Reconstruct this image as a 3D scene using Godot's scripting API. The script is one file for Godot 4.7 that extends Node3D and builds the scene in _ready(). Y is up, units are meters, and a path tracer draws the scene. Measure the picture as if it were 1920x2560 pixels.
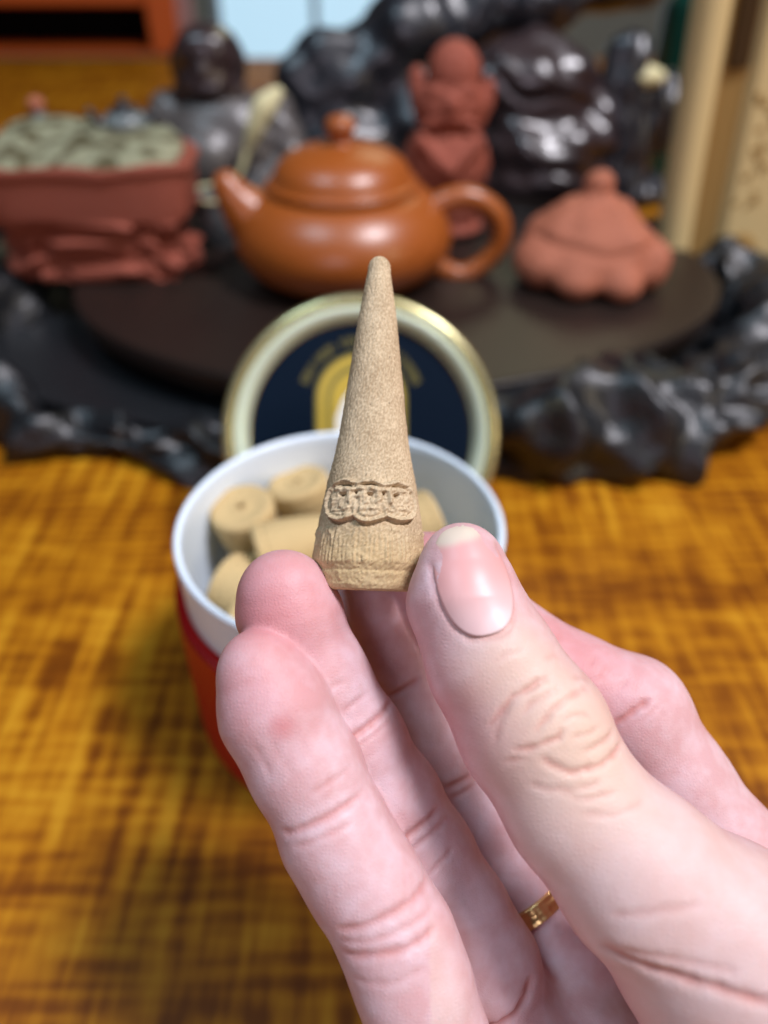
extends Node3D
# A backflow incense cone held up between finger and thumb, over a tub of cones and a tea tray. Units: metres; shapes are computed in millimetres and scaled by MM.

const MM := 0.001
var taken := {}
var mats := {}


# ---------------------------------------------------------------- names, things, parts
func numbered(called: String) -> String:
	if not taken.has(called):
		taken[called] = 0
		return called
	taken[called] += 1
	return "%s_%03d" % [called, taken[called]]


func tag(o: Node, label: String, category := "", group := "") -> Node:
	o.set_meta("label", label)
	if category:
		o.set_meta("category", category)
	if group:
		o.set_meta("group", group)
	return o


func thing(called: String, at_mm: Vector3, label: String, category: String, group := "") -> Node3D:
	var o := Node3D.new()
	o.name = numbered(called)
	o.position = at_mm * MM
	add_child(o, true)
	tag(o, label, category, group)
	return o


func obj(called: String, mesh: Mesh, mat: Material, parent: Node = self, at_mm := Vector3.ZERO) -> MeshInstance3D:
	var o := MeshInstance3D.new()
	o.name = numbered(called) if parent == self else called
	o.mesh = mesh
	o.material_override = mat
	o.position = at_mm * MM
	parent.add_child(o, true)
	return o


# ---------------------------------------------------------------- meshes
func finish(v: PackedVector3Array, idx: PackedInt32Array, col := PackedColorArray(), uv := PackedVector2Array(), outward := 0) -> ArrayMesh:
	# millimetres to metres, smooth normals that point outwards, clockwise fronts
	var n := PackedVector3Array()
	n.resize(v.size())
	var vol := 0.0
	for i in range(0, idx.size(), 3):
		var a := v[idx[i]]
		var b := v[idx[i + 1]]
		var c := v[idx[i + 2]]
		var f := (b - a).cross(c - a)
		vol += a.dot(f)
		n[idx[i]] += f
		n[idx[i + 1]] += f
		n[idx[i + 2]] += f
	var ccw := vol > 0.0 if outward == 0 else outward > 0
	for i in n.size():
		n[i] = n[i].normalized() if ccw else -n[i].normalized()
	if ccw:
		for i in range(0, idx.size(), 3):
			var t := idx[i + 1]
			idx[i + 1] = idx[i + 2]
			idx[i + 2] = t
	var w := PackedVector3Array()
	w.resize(v.size())
	for i in v.size():
		w[i] = v[i] * MM
	var arr := []
	arr.resize(Mesh.ARRAY_MAX)
	arr[Mesh.ARRAY_VERTEX] = w
	arr[Mesh.ARRAY_NORMAL] = n
	arr[Mesh.ARRAY_INDEX] = idx
	if col.size():
		arr[Mesh.ARRAY_COLOR] = col
	if uv.size():
		arr[Mesh.ARRAY_TEX_UV] = uv
	var m := ArrayMesh.new()
	m.add_surface_from_arrays(Mesh.PRIMITIVE_TRIANGLES, arr)
	return m


func grid(nu: int, nv: int, at: Callable, wrap := true, outward := 0, color = null) -> ArrayMesh:
	# a sheet at(i, j) of nu columns (closed round when wrap) and nv rows
	var v := PackedVector3Array()
	var col := PackedColorArray()
	for j in nv:
		for i in nu:
			var p: Vector3 = at.call(i, j)
			v.append(p)
			if color != null:
				col.append(color.call(p, i, j))
	var idx := PackedInt32Array()
	for j in nv - 1:
		for i in (nu if wrap else nu - 1):
			var a := j * nu + i
			var b := j * nu + (i + 1) % nu
			idx.append_array([a, b, b + nu, a, b + nu, a + nu])
	return finish(v, idx, col, PackedVector2Array(), outward)


func spline(pts: Array, sub := 6) -> PackedVector2Array:
	# a rounded profile through points; a point given twice stays a corner
	var out := PackedVector2Array()
	for i in pts.size() - 1:
		var p1: Vector2 = pts[i]
		var p2: Vector2 = pts[i + 1]
		if p1.distance_to(p2) < 0.001:
			continue
		var p0: Vector2 = pts[max(i - 1, 0)]
		var p3: Vector2 = pts[min(i + 2, pts.size() - 1)]
		for k in sub:
			out.append(p1.cubic_interpolate(p2, p0, p3, float(k) / sub))
	out.append(pts[-1])
	return out


func lathe(profile: PackedVector2Array, seg := 64, bump = null) -> ArrayMesh:
	return grid(seg, profile.size(), func(i, j):
		var a: float = TAU * i / seg
		var p := Vector3(cos(a) * profile[j].x, profile[j].y, sin(a) * profile[j].x)
		return bump.call(p, a) if bump != null else p)


func tube(pts: Array, radii: Array, seg := 24, sub := 8, flat := 1.0) -> ArrayMesh:
	# a swept tube with closed, rounded ends through points; radii follow along
	var c := Curve3D.new()
	c.bake_interval = 0.5
	for i in pts.size():
		var t: Vector3 = (pts[min(i + 1, pts.size() - 1)] - pts[max(i - 1, 0)]) / 6.0
		c.add_point(pts[i], -t, t)
	var rings := []
	var n := (pts.size() - 1) * sub
	for k in n + 1:
		var f := float(k) / sub
		var i := mini(int(f), pts.size() - 2)
		var p := c.sample(i, f - i)
		var d := (c.sample(i, minf(f - i + 0.05, 1.0)) - c.sample(i, maxf(f - i - 0.05, 0.0))).normalized()
		rings.append([p, d, lerpf(radii[i], radii[i + 1], f - i)])
	var r0: Array = rings[0]
	var r1: Array = rings[-1]
	for e in [0.35, 0.7, 0.93]:
		rings.insert(0, [r0[0] - r0[1] * r0[2] * e * 0.8, r0[1], maxf(r0[2] * sqrt(1.0 - e * e * 1.1), 0.01)])
		rings.append([r1[0] + r1[1] * r1[2] * e * 0.8, r1[1], maxf(r1[2] * sqrt(1.0 - e * e * 1.1), 0.01)])
	rings.insert(0, [rings[0][0], r0[1], 0.001])
	rings.append([rings[-1][0], r1[1], 0.001])
	var side := Vector3(0.13, 0.21, 0.97)
	return grid(seg, rings.size(), func(i, j):
		var d: Vector3 = rings[j][1]
		var x := d.cross(side).normalized()
		var y := d.cross(x)
		var a: float = TAU * i / seg
		return rings[j][0] + (x * cos(a) + y * sin(a) * flat) * rings[j][2])


func block(size: Vector3, bevel := 1.0) -> ArrayMesh:
	# a box with chamfered edges, centred on its base
	var st := SurfaceTool.new()
	st.begin(Mesh.PRIMITIVE_TRIANGLES)
	var h := size / 2.0
	var pts := PackedVector3Array()
	for x in [-1, 1]:
		for y in [-1, 1]:
			for z in [-1, 1]:
				var s := Vector3(x, y, z)
				pts.append(Vector3(h.x - bevel, h.y - bevel, h.z) * s)
				pts.append(Vector3(h.x - bevel, h.y, h.z - bevel) * s)
				pts.append(Vector3(h.x, h.y - bevel, h.z - bevel) * s)
	# faces by hand: six sides, twelve edges, eight corners
	var tri := []
	var at := func(x: int, y: int, z: int, k: int) -> Vector3:
		return pts[(((x + 1) / 2) * 4 + ((y + 1) / 2) * 2 + (z + 1) / 2) * 3 + k]
	for s in [-1, 1]:
		tri.append([at.call(-1, -1, s, 0), at.call(1, -1, s, 0), at.call(1, 1, s, 0), at.call(-1, 1, s, 0)])
		tri.append([at.call(-1, s, -1, 1), at.call(1, s, -1, 1), at.call(1, s, 1, 1), at.call(-1, s, 1, 1)])
		tri.append([at.call(s, -1, -1, 2), at.call(s, 1, -1, 2), at.call(s, 1, 1, 2), at.call(s, -1, 1, 2)])
		for t in [-1, 1]:
			tri.append([at.call(-1, s, t, 0), at.call(1, s, t, 0), at.call(1, s, t, 1), at.call(-1, s, t, 1)])
			tri.append([at.call(s, -1, t, 0), at.call(s, 1, t, 0), at.call(s, 1, t, 2), at.call(s, -1, t, 2)])
			tri.append([at.call(s, t, -1, 1), at.call(s, t, 1, 1), at.call(s, t, 1, 2), at.call(s, t, -1, 2)])
			for u in [-1, 1]:
				tri.append([at.call(s, t, u, 0), at.call(s, t, u, 1), at.call(s, t, u, 2)])
	for f in tri:
		var mid := Vector3.ZERO
		for p in f:
			mid += p
		var nrm: Vector3 = (f[1] - f[0]).cross(f[2] - f[0]).normalized()
		var poly: Array = f.duplicate()
		if nrm.dot(mid) < 0.0:
			nrm = -nrm
		else:
			poly.reverse()
		for k in range(1, poly.size() - 1):
			for p in [poly[0], poly[k], poly[k + 1]]:
				st.set_normal(nrm)
				st.set_uv(Vector2(p.x, p.z))
				st.add_vertex((p + Vector3(0, h.y, 0)) * MM)
	return st.commit()


# ---------------------------------------------------------------- distance fields: tapered capsules joined by a smooth minimum, meshed as surface nets
class Field:
	var a := PackedVector3Array()
	var b := PackedVector3Array()
	var ra := PackedFloat32Array()
	var rb := PackedFloat32Array()
	var sq := PackedVector3Array()  # squash of space round each bone
	var g := PackedInt32Array()
	var k_in := 2.0   # smoothing inside a group
	var k_root := 5.0 # smoothing of each group with group 0
	var k_out := 0.5  # smoothing between groups

	func bone(group: int, p: Vector3, q: Vector3, r: float, s: float, squash := Vector3.ONE) -> void:
		a.append(p); b.append(q); ra.append(r); rb.append(s); g.append(group); sq.append(squash)

	func ball(group: int, p: Vector3, r: Vector3) -> void:
		var m := maxf(r.x, maxf(r.y, r.z))
		bone(group, p, p, m, m, Vector3(m / r.x, m / r.y, m / r.z))

	func one(i: int, p: Vector3) -> float:
		var o := a[i]
		var d := b[i] - o
		var q := p - o
		var t := 0.0
		var l := d.length_squared()
		if l > 0.0:
			t = clampf(q.dot(d) / l, 0.0, 1.0)
		q -= d * t
		var s := sq[i]
		if s != Vector3.ONE:
			var e := (q * s).length()
			var e2 := (q * s * s).length()
			var r := ra[i] + (rb[i] - ra[i]) * t
			return e * (e - r) / maxf(e2, 0.001)
		return q.length() - ra[i] - (rb[i] - ra[i]) * t

	func at(p: Vector3, among: PackedInt32Array) -> float:
		var root := 1e6
		var total := 1e6
		var outer := 1e6
		var cur := 1e6
		var group := -1
		for i in among:
			var gi := g[i]
			if gi != group:
				if group == 0:
					root = cur
					total = cur
				elif group > 0:
					var h := maxf(k_out - absf(cur - outer), 0.0) / k_out
					outer = minf(cur, outer) - h * h * k_out * 0.25
					h = maxf(k_root - absf(cur - root), 0.0) / k_root
					total = minf(total, minf(outer, minf(cur, root) - h * h * k_root * 0.25))
				group = gi
				cur = 1e6
			var d := one(i, p)
			var hh := maxf(k_in - absf(d - cur), 0.0) / k_in
			cur = minf(d, cur) - hh * hh * k_in * 0.25
		if group == 0:
			return cur
		var h2 := maxf(k_out - absf(cur - outer), 0.0) / k_out
		outer = minf(cur, outer) - h2 * h2 * k_out * 0.25
		h2 = maxf(k_root - absf(cur - root), 0.0) / k_root
		return minf(total, minf(outer, minf(cur, root) - h2 * h2 * k_root * 0.25))

	func nearest_group(p: Vector3) -> int:
		var best := 1e6
		var who := 0
		for i in a.size():
			var d := one(i, p)
			if d < best:
				best = d
				who = g[i]
		return who

	func nets(cell: float, n := 6) -> Array:
		# [vertices, triangle indices]; blocks of n cells, only those that the surface passes
		var lo := a[0]
		var hi := a[0]
		for i in a.size():
			var m := Vector3.ONE * (maxf(ra[i], rb[i]) + cell * 2.0)
			lo = lo.min(a[i] - m).min(b[i] - m)
			hi = hi.max(a[i] + m).max(b[i] + m)
		var size := cell * n
		var nb := Vector3i(((hi - lo) / size).ceil())
		var half := size * 0.8661
		var k := maxf(k_in, k_root)
		var all := PackedInt32Array(range(a.size()))
		var v := PackedVector3Array()
		var id := {}
		var edges := PackedInt64Array()
		var sx := nb.x * n + 1
		var sxy := sx * (nb.y * n + 1)
		var m := n + 1
		var val := PackedFloat32Array()
		val.resize(m * m * m)
		var corner := [0, 1, m, m + 1, m * m, m * m + 1, m * m + m, m * m + m + 1]
		var where := PackedVector3Array()
		for c in 8:
			where.append(Vector3(c & 1, (c >> 1) & 1, c >> 2))
		var pairs := [[0, 1], [2, 3], [4, 5], [6, 7], [0, 2], [1, 3], [4, 6], [5, 7], [0, 4], [1, 5], [2, 6], [3, 7]]
		for bz in nb.z:
			for by in nb.y:
				for bx in nb.x:
					var o := lo + Vector3(bx, by, bz) * size
					var mid := o + Vector3.ONE * (size * 0.5)
					var among := PackedInt32Array()
					var least := 1e6
					for i in all:
						var d := one(i, mid)
						if sq[i] != Vector3.ONE:
							d *= 0.6
						least = minf(least, d)
						if d < half + k + 1.0:
							among.append(i)
					if least > half + k * 0.6 or among.is_empty():
						continue
					var dm := at(mid, among)
					if absf(dm) > half * 2.2 + k * 0.3:
						continue
					var w := 0
					var any := 0
					for z in m:
						for y in m:
							for x in m:
								var d := at(o + Vector3(x, y, z) * cell, among)
								val[w] = d
								any |= 1 if d < 0.0 else 2
								w += 1
					if any != 3:
						continue
					for z in n:
						for y in n:
							for x in n:
								var base := (z * m + y) * m + x
								var mask := 0
								for c in 8:
									if val[base + corner[c]] < 0.0:
										mask |= 1 << c
								if mask == 0 or mask == 255:
									continue
								var sum := Vector3.ZERO
								var count := 0
								for e in pairs:
									var c0: int = e[0]
									var c1: int = e[1]
									if ((mask >> c0) ^ (mask >> c1)) & 1:
										var d0 := val[base + corner[c0]]
										var d1 := val[base + corner[c1]]
										sum += where[c0].lerp(where[c1], d0 / (d0 - d1))
										count += 1
								var gx := bx * n + x
								var gy := by * n + y
								var gz := bz * n + z
								var key := gz * sxy + gy * sx + gx
								id[key] = v.size()
								v.append(o + (Vector3(x, y, z) + sum / count) * cell)
								for ax in 3:
									if ((mask & 1) ^ ((mask >> (1 << ax)) & 1)) == 1:
										edges.append(key)
										edges.append(ax * 2 + (mask & 1))
		var idx := PackedInt32Array()
		var step := [1, sx, sxy]
		for e in range(0, edges.size(), 2):
			var key := edges[e]
			var ax: int = edges[e + 1] >> 1
			var u: int = step[(ax + 1) % 3]
			var w: int = step[(ax + 2) % 3]
			var q0: int = id.get(key, -1)
			var q1: int = id.get(key - u, -1)
			var q2: int = id.get(key - u - w, -1)
			var q3: int = id.get(key - w, -1)
			if q0 < 0 or q1 < 0 or q2 < 0 or q3 < 0:
				continue
			if edges[e + 1] & 1:
				idx.append_array([q0, q1, q2, q0, q2, q3])
			else:
				idx.append_array([q0, q2, q1, q0, q3, q2])
		return [v, idx]


func noise(sd: int, freq: float, kind := FastNoiseLite.TYPE_SIMPLEX_SMOOTH, octaves := 1) -> FastNoiseLite:
	var f := FastNoiseLite.new()
	f.seed = sd
	f.noise_type = kind
	f.frequency = freq
	f.fractal_type = FastNoiseLite.FRACTAL_FBM if octaves > 1 else FastNoiseLite.FRACTAL_NONE
	f.fractal_octaves = octaves
	return f


func normals_of(v: PackedVector3Array, idx: PackedInt32Array) -> PackedVector3Array:
	var n := PackedVector3Array()
	n.resize(v.size())
	for i in range(0, idx.size(), 3):
		var a := v[idx[i]]
		var f := (v[idx[i + 1]] - a).cross(v[idx[i + 2]] - a)
		for k in 3:
			n[idx[i + k]] += f
	for i in n.size():
		n[i] = n[i].normalized()
	return n


func carve(f: Field, cell: float, shape = null, color = null) -> ArrayMesh:
	# the field's surface, moved along its normals by shape(p, n), coloured by color(p, n)
	var r := f.nets(cell)
	var v: PackedVector3Array = r[0]
	var idx: PackedInt32Array = r[1]
	var col := PackedColorArray()
	if shape != null or color != null:
		var n := normals_of(v, idx)
		for i in v.size():
			var p := v[i]
			if color != null:
				col.append(color.call(p, n[i]))
			if shape != null:
				v[i] = p + n[i] * float(shape.call(p, n[i]))
	return finish(v, idx, col, PackedVector2Array(), 1)


# ---------------------------------------------------------------- materials
func plain(called: String, linear: Color, rough: float, spec := 0.5, metal := 0.0) -> StandardMaterial3D:
	var m := StandardMaterial3D.new()
	m.resource_name = called
	m.albedo_color = linear.linear_to_srgb()
	m.roughness = rough
	m.metallic_specular = spec
	m.metallic = metal
	mats[called] = m
	return m


func relief(m: StandardMaterial3D, tex: Texture2D, cm: float, scale: float) -> void:
	m.heightmap_enabled = true
	m.heightmap_texture = tex
	m.heightmap_scale = cm
	m.uv1_triplanar = true
	m.uv1_scale = Vector3.ONE * scale


func noise_picture(sd: int, freq: float, size := 512, octaves := 3, kind := FastNoiseLite.TYPE_SIMPLEX_SMOOTH) -> ImageTexture:
	var im := noise(sd, freq, kind, octaves).get_seamless_image(size, size)
	return ImageTexture.create_from_image(im)


func _ready() -> void:
	# ------------------------------------------------------------ camera, light, exposure
	var attr := CameraAttributesPhysical.new()
	attr.frustum_focal_length = 18.13
	attr.frustum_focus_distance = 0.106
	attr.exposure_aperture = 6.3
	attr.frustum_near = 0.01
	attr.frustum_far = 20.0
	var cam := Camera3D.new()
	cam.name = "camera"
	cam.attributes = attr
	cam.fov = 67.0
	cam.near = 0.01
	cam.far = 20.0
	cam.position = Vector3(0, 0.19, 0)
	cam.rotation_degrees.x = -39.0
	add_child(cam)
	var env := Environment.new()
	env.background_mode = Environment.BG_COLOR
	env.background_color = Color(0.035, 0.033, 0.032).linear_to_srgb()
	env.tonemap_mode = Environment.TONE_MAPPER_LINEAR
	env.tonemap_exposure = 1.0
	env.sdfgi_enabled = true
	env.ssao_enabled = true
	env.ssil_enabled = true
	var we := WorldEnvironment.new()
	we.name = "environment"
	we.environment = env
	add_child(we)
	area("ceiling_light", Vector3(0.58, 1.3, 0.0), Vector3(0.0, 0.1, -0.12), Vector2(0.32, 0.28), Color(0.965, 0.935, 1.0), 2.45)
	area("window_light", Vector3(-0.42, 1.15, -0.05), Vector3(0, 0.06, -0.3), Vector2(0.32, 0.25), Color(0.60, 0.83, 1.0), 0.48)
	area("front_light", Vector3(-0.15, 0.5, 1.2), Vector3(0, 0.08, -0.3), Vector2(0.46, 0.28), Color(0.93, 0.84, 1.0), 0.34)
	area("side_lamp", Vector3(0.8, 0.42, 0.3), Vector3(0, 0.08, -0.3), Vector2(0.25, 0.25), Color(1.0, 0.80, 0.52), 0.17)
	area("far_lamp", Vector3(0.38, 1.05, -1.7), Vector3(0.05, 0.03, -0.3), Vector2(0.5, 0.3), Color(1.0, 0.95, 0.62), 0.22)

	materials()
	# ------------------------------------------------------------ the setting
	room()
	table()
	# ------------------------------------------------------------ objects
	tray()
	teapot()
	tub()
	lid()
	planter()
	figures()
	holder()
	hand()
	held_cone()


func area(called: String, at: Vector3, to: Vector3, size: Vector2, color: Color, energy: float) -> void:
	var l := AreaLight3D.new()
	l.name = called
	l.area_size = size
	l.light_color = color.linear_to_srgb()
	l.light_energy = energy
	l.area_range = 8.0
	l.area_attenuation = 2.0
	l.shadow_enabled = true
	l.position = at
	add_child(l)
	l.look_at(to)


func materials() -> void:
	var fine := noise_picture(3, 0.03, 512, 3)
	var grit := noise_picture(9, 0.11, 512, 3)
	var m := plain("skin", Color.WHITE, 0.5, 0.42)
	m.vertex_color_use_as_albedo = true
	m.subsurf_scatter_enabled = true
	m.subsurf_scatter_strength = 0.06
	relief(m, skin_picture(), 0.006, 80.0)
	m = plain("nail", Color.WHITE, 0.4, 0.45)
	m.vertex_color_use_as_albedo = true
	m = plain("gold", Color(0.85, 0.58, 0.25), 0.3, 0.5, 1.0)
	m = plain("incense", Color.WHITE, 0.95, 0.2)
	m.vertex_color_use_as_albedo = true
	m = plain("incense_plain", Color(0.60, 0.44, 0.22), 0.95, 0.2)
	relief(m, grit, 0.03, 60.0)
	m = plain("white_plastic", Color(0.74, 0.85, 0.97), 0.3)
	m = plain("red_plastic", Color(0.36, 0.006, 0.006), 0.42, 0.35)
	m = plain("lid_gold", Color(0.62, 0.57, 0.30), 0.26, 0.5, 0.8)
	m = plain("lid_mint_sheen", Color(0.74, 0.86, 0.68), 0.3, 0.5, 0.3)  # the mint reflection on the gold inner ring, put into its colour
	m = plain("lid_navy", Color(0.0015, 0.007, 0.018), 0.6, 0.2)
	m = plain("lid_yellow", Color(0.54, 0.38, 0.05), 0.4)
	m = plain("lid_ochre", Color(0.20, 0.17, 0.04), 0.4)
	m = plain("lid_white", Color(0.85, 0.87, 0.85), 0.4)
	m = plain("teapot_clay", Color(0.31, 0.076, 0.010), 0.36, 0.6)
	m = plain("red_clay", Color(0.30, 0.075, 0.045), 0.6, 0.4)
	relief(m, grit, 0.06, 30.0)
	m = plain("pink_clay", Color(0.38, 0.125, 0.07), 0.6, 0.4)
	relief(m, grit, 0.05, 30.0)
	m = plain("tray_board", Color(0.014, 0.008, 0.006), 0.42, 0.5)
	relief(m, fine, 0.02, 12.0)
	m = plain("root_wood", Color(0.008, 0.009, 0.011), 0.42, 0.5)
	relief(m, fine, 0.07, 15.0)
	m = plain("dark_wood", Color(0.030, 0.017, 0.018), 0.3, 0.65)
	relief(m, fine, 0.03, 10.0)
	m = plain("grey_stone", Color(0.085, 0.074, 0.070), 0.42, 0.5)
	relief(m, fine, 0.03, 10.0)
	m = plain("blue_dark", Color(0.012, 0.013, 0.018), 0.36, 0.6)
	m = plain("moss", Color.WHITE, 0.9, 0.2)
	m.vertex_color_use_as_albedo = true
	relief(m, grit, 0.3, 20.0)
	m = plain("bamboo", Color(0.58, 0.45, 0.22), 0.5, 0.4)
	m = plain("bamboo_brown", Color(0.28, 0.17, 0.055), 0.6, 0.3)
	m = plain("bamboo_dark", Color(0.045, 0.022, 0.006), 0.7, 0.3)
	m = plain("pale_yellow", Color(0.66, 0.60, 0.34), 0.5)
	m = plain("grey_glaze", Color(0.13, 0.15, 0.15), 0.3)
	m = plain("orange_wood", Color(0.44, 0.075, 0.008), 0.45)
	m = plain("black", Color(0.004, 0.004, 0.004), 0.8, 0.2)
	m = plain("wall", Color(0.30, 0.29, 0.24), 0.9, 0.2)
	m = plain("floor", Color(0.05, 0.04, 0.03), 0.8, 0.2)
	m = plain("green_glass", Color(0.004, 0.035, 0.025), 0.2)
	m = plain("bright_green", Color(0.10, 0.34, 0.01), 0.6)
	m = plain("frame_white", Color(0.40, 0.46, 0.50), 0.6)
	m = plain("window_pane", Color(0.4, 0.5, 0.55), 0.3)
	m.emission_enabled = true
	m.emission = Color(0.48, 0.72, 0.88).linear_to_srgb()
	m.emission_energy_multiplier = 0.9
	for k in ["dark_wood", "blue_dark", "root_wood", "grey_stone"]:
		mats[k].clearcoat_enabled = true
		mats[k].clearcoat = 0.25
		mats[k].clearcoat_roughness = 0.3
	# the table's lacquered wood, seen along its grain: streaks broken by cross bands
	m = plain("table_wood", Color.WHITE, 0.46, 0.28)
	m.albedo_texture = wood_picture()


func skin_picture() -> ImageTexture:
	# the net of fine lines between the small fields of the skin
	var f := noise(21, 0.05, FastNoiseLite.TYPE_CELLULAR, 2)
	f.cellular_return_type = FastNoiseLite.RETURN_DISTANCE2_SUB
	f.cellular_jitter = 0.9
	f.domain_warp_enabled = true
	f.domain_warp_amplitude = 12.0
	f.domain_warp_frequency = 0.02
	return ImageTexture.create_from_image(f.get_seamless_image(512, 512))


func wood_picture() -> ImageTexture:
	var n := 1024
	var layers := []
	for d in [[1, 170, 16, 0.5], [2, 80, 9, 0.5], [3, 5, 40, 0.4], [4, 9, 14, 0.35], [5, 420, 60, 0.4], [6, 30, 210, 0.45]]:
		# each layer: cells across, cells along
		var f := noise(40 + d[0], 0.5, FastNoiseLite.TYPE_SIMPLEX_SMOOTH, 1)
		f.frequency = 0.4
		var im := f.get_seamless_image(d[1], d[2])
		im.convert(Image.FORMAT_L8)
		# wrapped by four cells on every side before it is enlarged, so that the tile has no seam
		var big := Image.create_empty(d[1] * 3, d[2] * 3, false, Image.FORMAT_L8)
		for x in 3:
			for y in 3:
				big.blit_rect(im, Rect2i(0, 0, d[1], d[2]), Vector2i(x * d[1], y * d[2]))
		big = big.get_region(Rect2i(d[1] - 3, d[2] - 3, d[1] + 6, d[2] + 6))
		var wide := int(round(n * (d[1] + 6.0) / d[1]))
		var tall := int(round(n * (d[2] + 6.0) / d[2]))
		big.resize(wide, tall, Image.INTERPOLATE_CUBIC)
		layers.append(big.get_region(Rect2i((wide - n) / 2, (tall - n) / 2, n, n)).get_data())
	var out := PackedByteArray()
	out.resize(n * n * 3)
	var ramp := Gradient.new()
	ramp.offsets = PackedFloat32Array([0.0, 0.3, 0.5, 0.7, 1.0])
	ramp.colors = PackedColorArray([Color(0.10, 0.024, 0.001), Color(0.18, 0.050, 0.0015), Color(0.29, 0.098, 0.003), Color(0.39, 0.150, 0.005), Color(0.50, 0.235, 0.012)])
	var lut := PackedByteArray()
	for i in 256:
		var c := ramp.sample(i / 255.0).linear_to_srgb()
		lut.append_array([c.r8, c.g8, c.b8])
	var l0: PackedByteArray = layers[0]
	var l1: PackedByteArray = layers[1]
	var l2: PackedByteArray = layers[2]
	var l3: PackedByteArray = layers[3]
	var l4: PackedByteArray = layers[4]
	var l5: PackedByteArray = layers[5]
	for i in n * n:
		var amp := 0.45 + l3[i] / 255.0 * 1.1
		var t := (0.66 * (l0[i] - 128) + 0.3 * (l1[i] - 128)) * amp + 0.45 * (l2[i] - 128) + 0.2 * (l3[i] - 128) + 0.25 * (l4[i] - 128) + 0.55 * (l5[i] - 128)
		var q := clampi(int(136.0 + t * 0.85), 0, 255) * 3
		out[i * 3] = lut[q]
		out[i * 3 + 1] = lut[q + 1]
		out[i * 3 + 2] = lut[q + 2]
	return ImageTexture.create_from_image(Image.create_from_data(n, n, false, Image.FORMAT_RGB8, out))


func room() -> void:
	var w := obj("back_wall", block(Vector3(5000, 3200, 60)), mats.wall, self, Vector3(0, -750, -2330))
	w.set_meta("kind", "structure")
	tag(w, "dim beige wall far behind the table")
	var f := obj("floor", block(Vector3(5000, 40, 4200)), mats.floor, self, Vector3(0, -790, -700))
	f.set_meta("kind", "structure")
	tag(f, "dark floor below the table")
	var t := thing("window", Vector3(-150, -700, -2270), "bright pale blue window with a thin upright bar, far behind the teapot", "window")
	for x in [-125.0, 125.0]:
		obj("pane", block(Vector3(232, 1100, 8)), mats.window_pane, t, Vector3(x - 20.0, 0, 0))
	for x in [-262.0, -20.0, 222.0]:
		obj("frame", block(Vector3(18, 1130, 26)), mats.frame_white, t, Vector3(x, -10, 4))
	t = thing("narrow_window", Vector3(905, -700, -2270), "narrow bluish window strip beside the bamboo holder's top", "window")
	obj("pane", block(Vector3(70, 1100, 8)), mats.window_pane, t)
	obj("frame", block(Vector3(14, 1120, 22)), mats.frame_white, t, Vector3(-42, -6, 4))


func table() -> void:
	var t := thing("wooden_table", Vector3(0, 0, -480), "glossy amber wooden table with dark brown streaked grain", "table")
	var o := obj("tabletop", slab(1500, 1560, 32), mats.table_wood, t)
	o.set_meta("kind", "structure")
	# the red cabinet that stands on its far end
	t = thing("cabinet", Vector3(-440, 0, -1330), "orange red wooden cabinet with a black opening, at the far left end of the table", "cabinet")
	obj("side_post", block(Vector3(42, 260, 120), 3), mats.orange_wood, t, Vector3(130, 0, 0))
	obj("side_post", block(Vector3(30, 260, 120), 3), mats.orange_wood, t, Vector3(-210, 0, 0))
	obj("rail", block(Vector3(310, 26, 110), 3), mats.orange_wood, t, Vector3(-46, 60, 0))
	obj("rail", block(Vector3(310, 6, 110), 2), mats.orange_wood, t, Vector3(-46, 0, 0))
	obj("back_panel", block(Vector3(310, 250, 8), 1), mats.black, t, Vector3(-46, 6, -50))


func slab(w: float, d: float, h: float) -> ArrayMesh:
	var st := SurfaceTool.new()
	st.begin(Mesh.PRIMITIVE_TRIANGLES)
	var x := w / 2.0
	var z := d / 2.0
	var q := func(a: Vector3, b: Vector3, c: Vector3, e: Vector3, n: Vector3) -> void:
		for p in [a, b, c, a, c, e]:
			st.set_normal(n)
			st.set_uv(Vector2(p.x + p.y, p.z + p.y) / 330.0)
			st.add_vertex(p * MM)
	q.call(Vector3(-x, 0, -z), Vector3(x, 0, -z), Vector3(x, 0, z), Vector3(-x, 0, z), Vector3.UP)
	q.call(Vector3(-x, 0, z), Vector3(x, 0, z), Vector3(x, -h, z), Vector3(-x, -h, z), Vector3.BACK)
	q.call(Vector3(x, 0, -z), Vector3(-x, 0, -z), Vector3(-x, -h, -z), Vector3(x, -h, -z), Vector3.FORWARD)
	q.call(Vector3(x, 0, z), Vector3(x, 0, -z), Vector3(x, -h, -z), Vector3(x, -h, z), Vector3.RIGHT)
	q.call(Vector3(-x, 0, -z), Vector3(-x, 0, z), Vector3(-x, -h, z), Vector3(-x, -h, -z), Vector3.LEFT)
	q.call(Vector3(-x, -h, z), Vector3(x, -h, z), Vector3(x, -h, -z), Vector3(-x, -h, -z), Vector3.DOWN)
	return st.commit()


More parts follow.
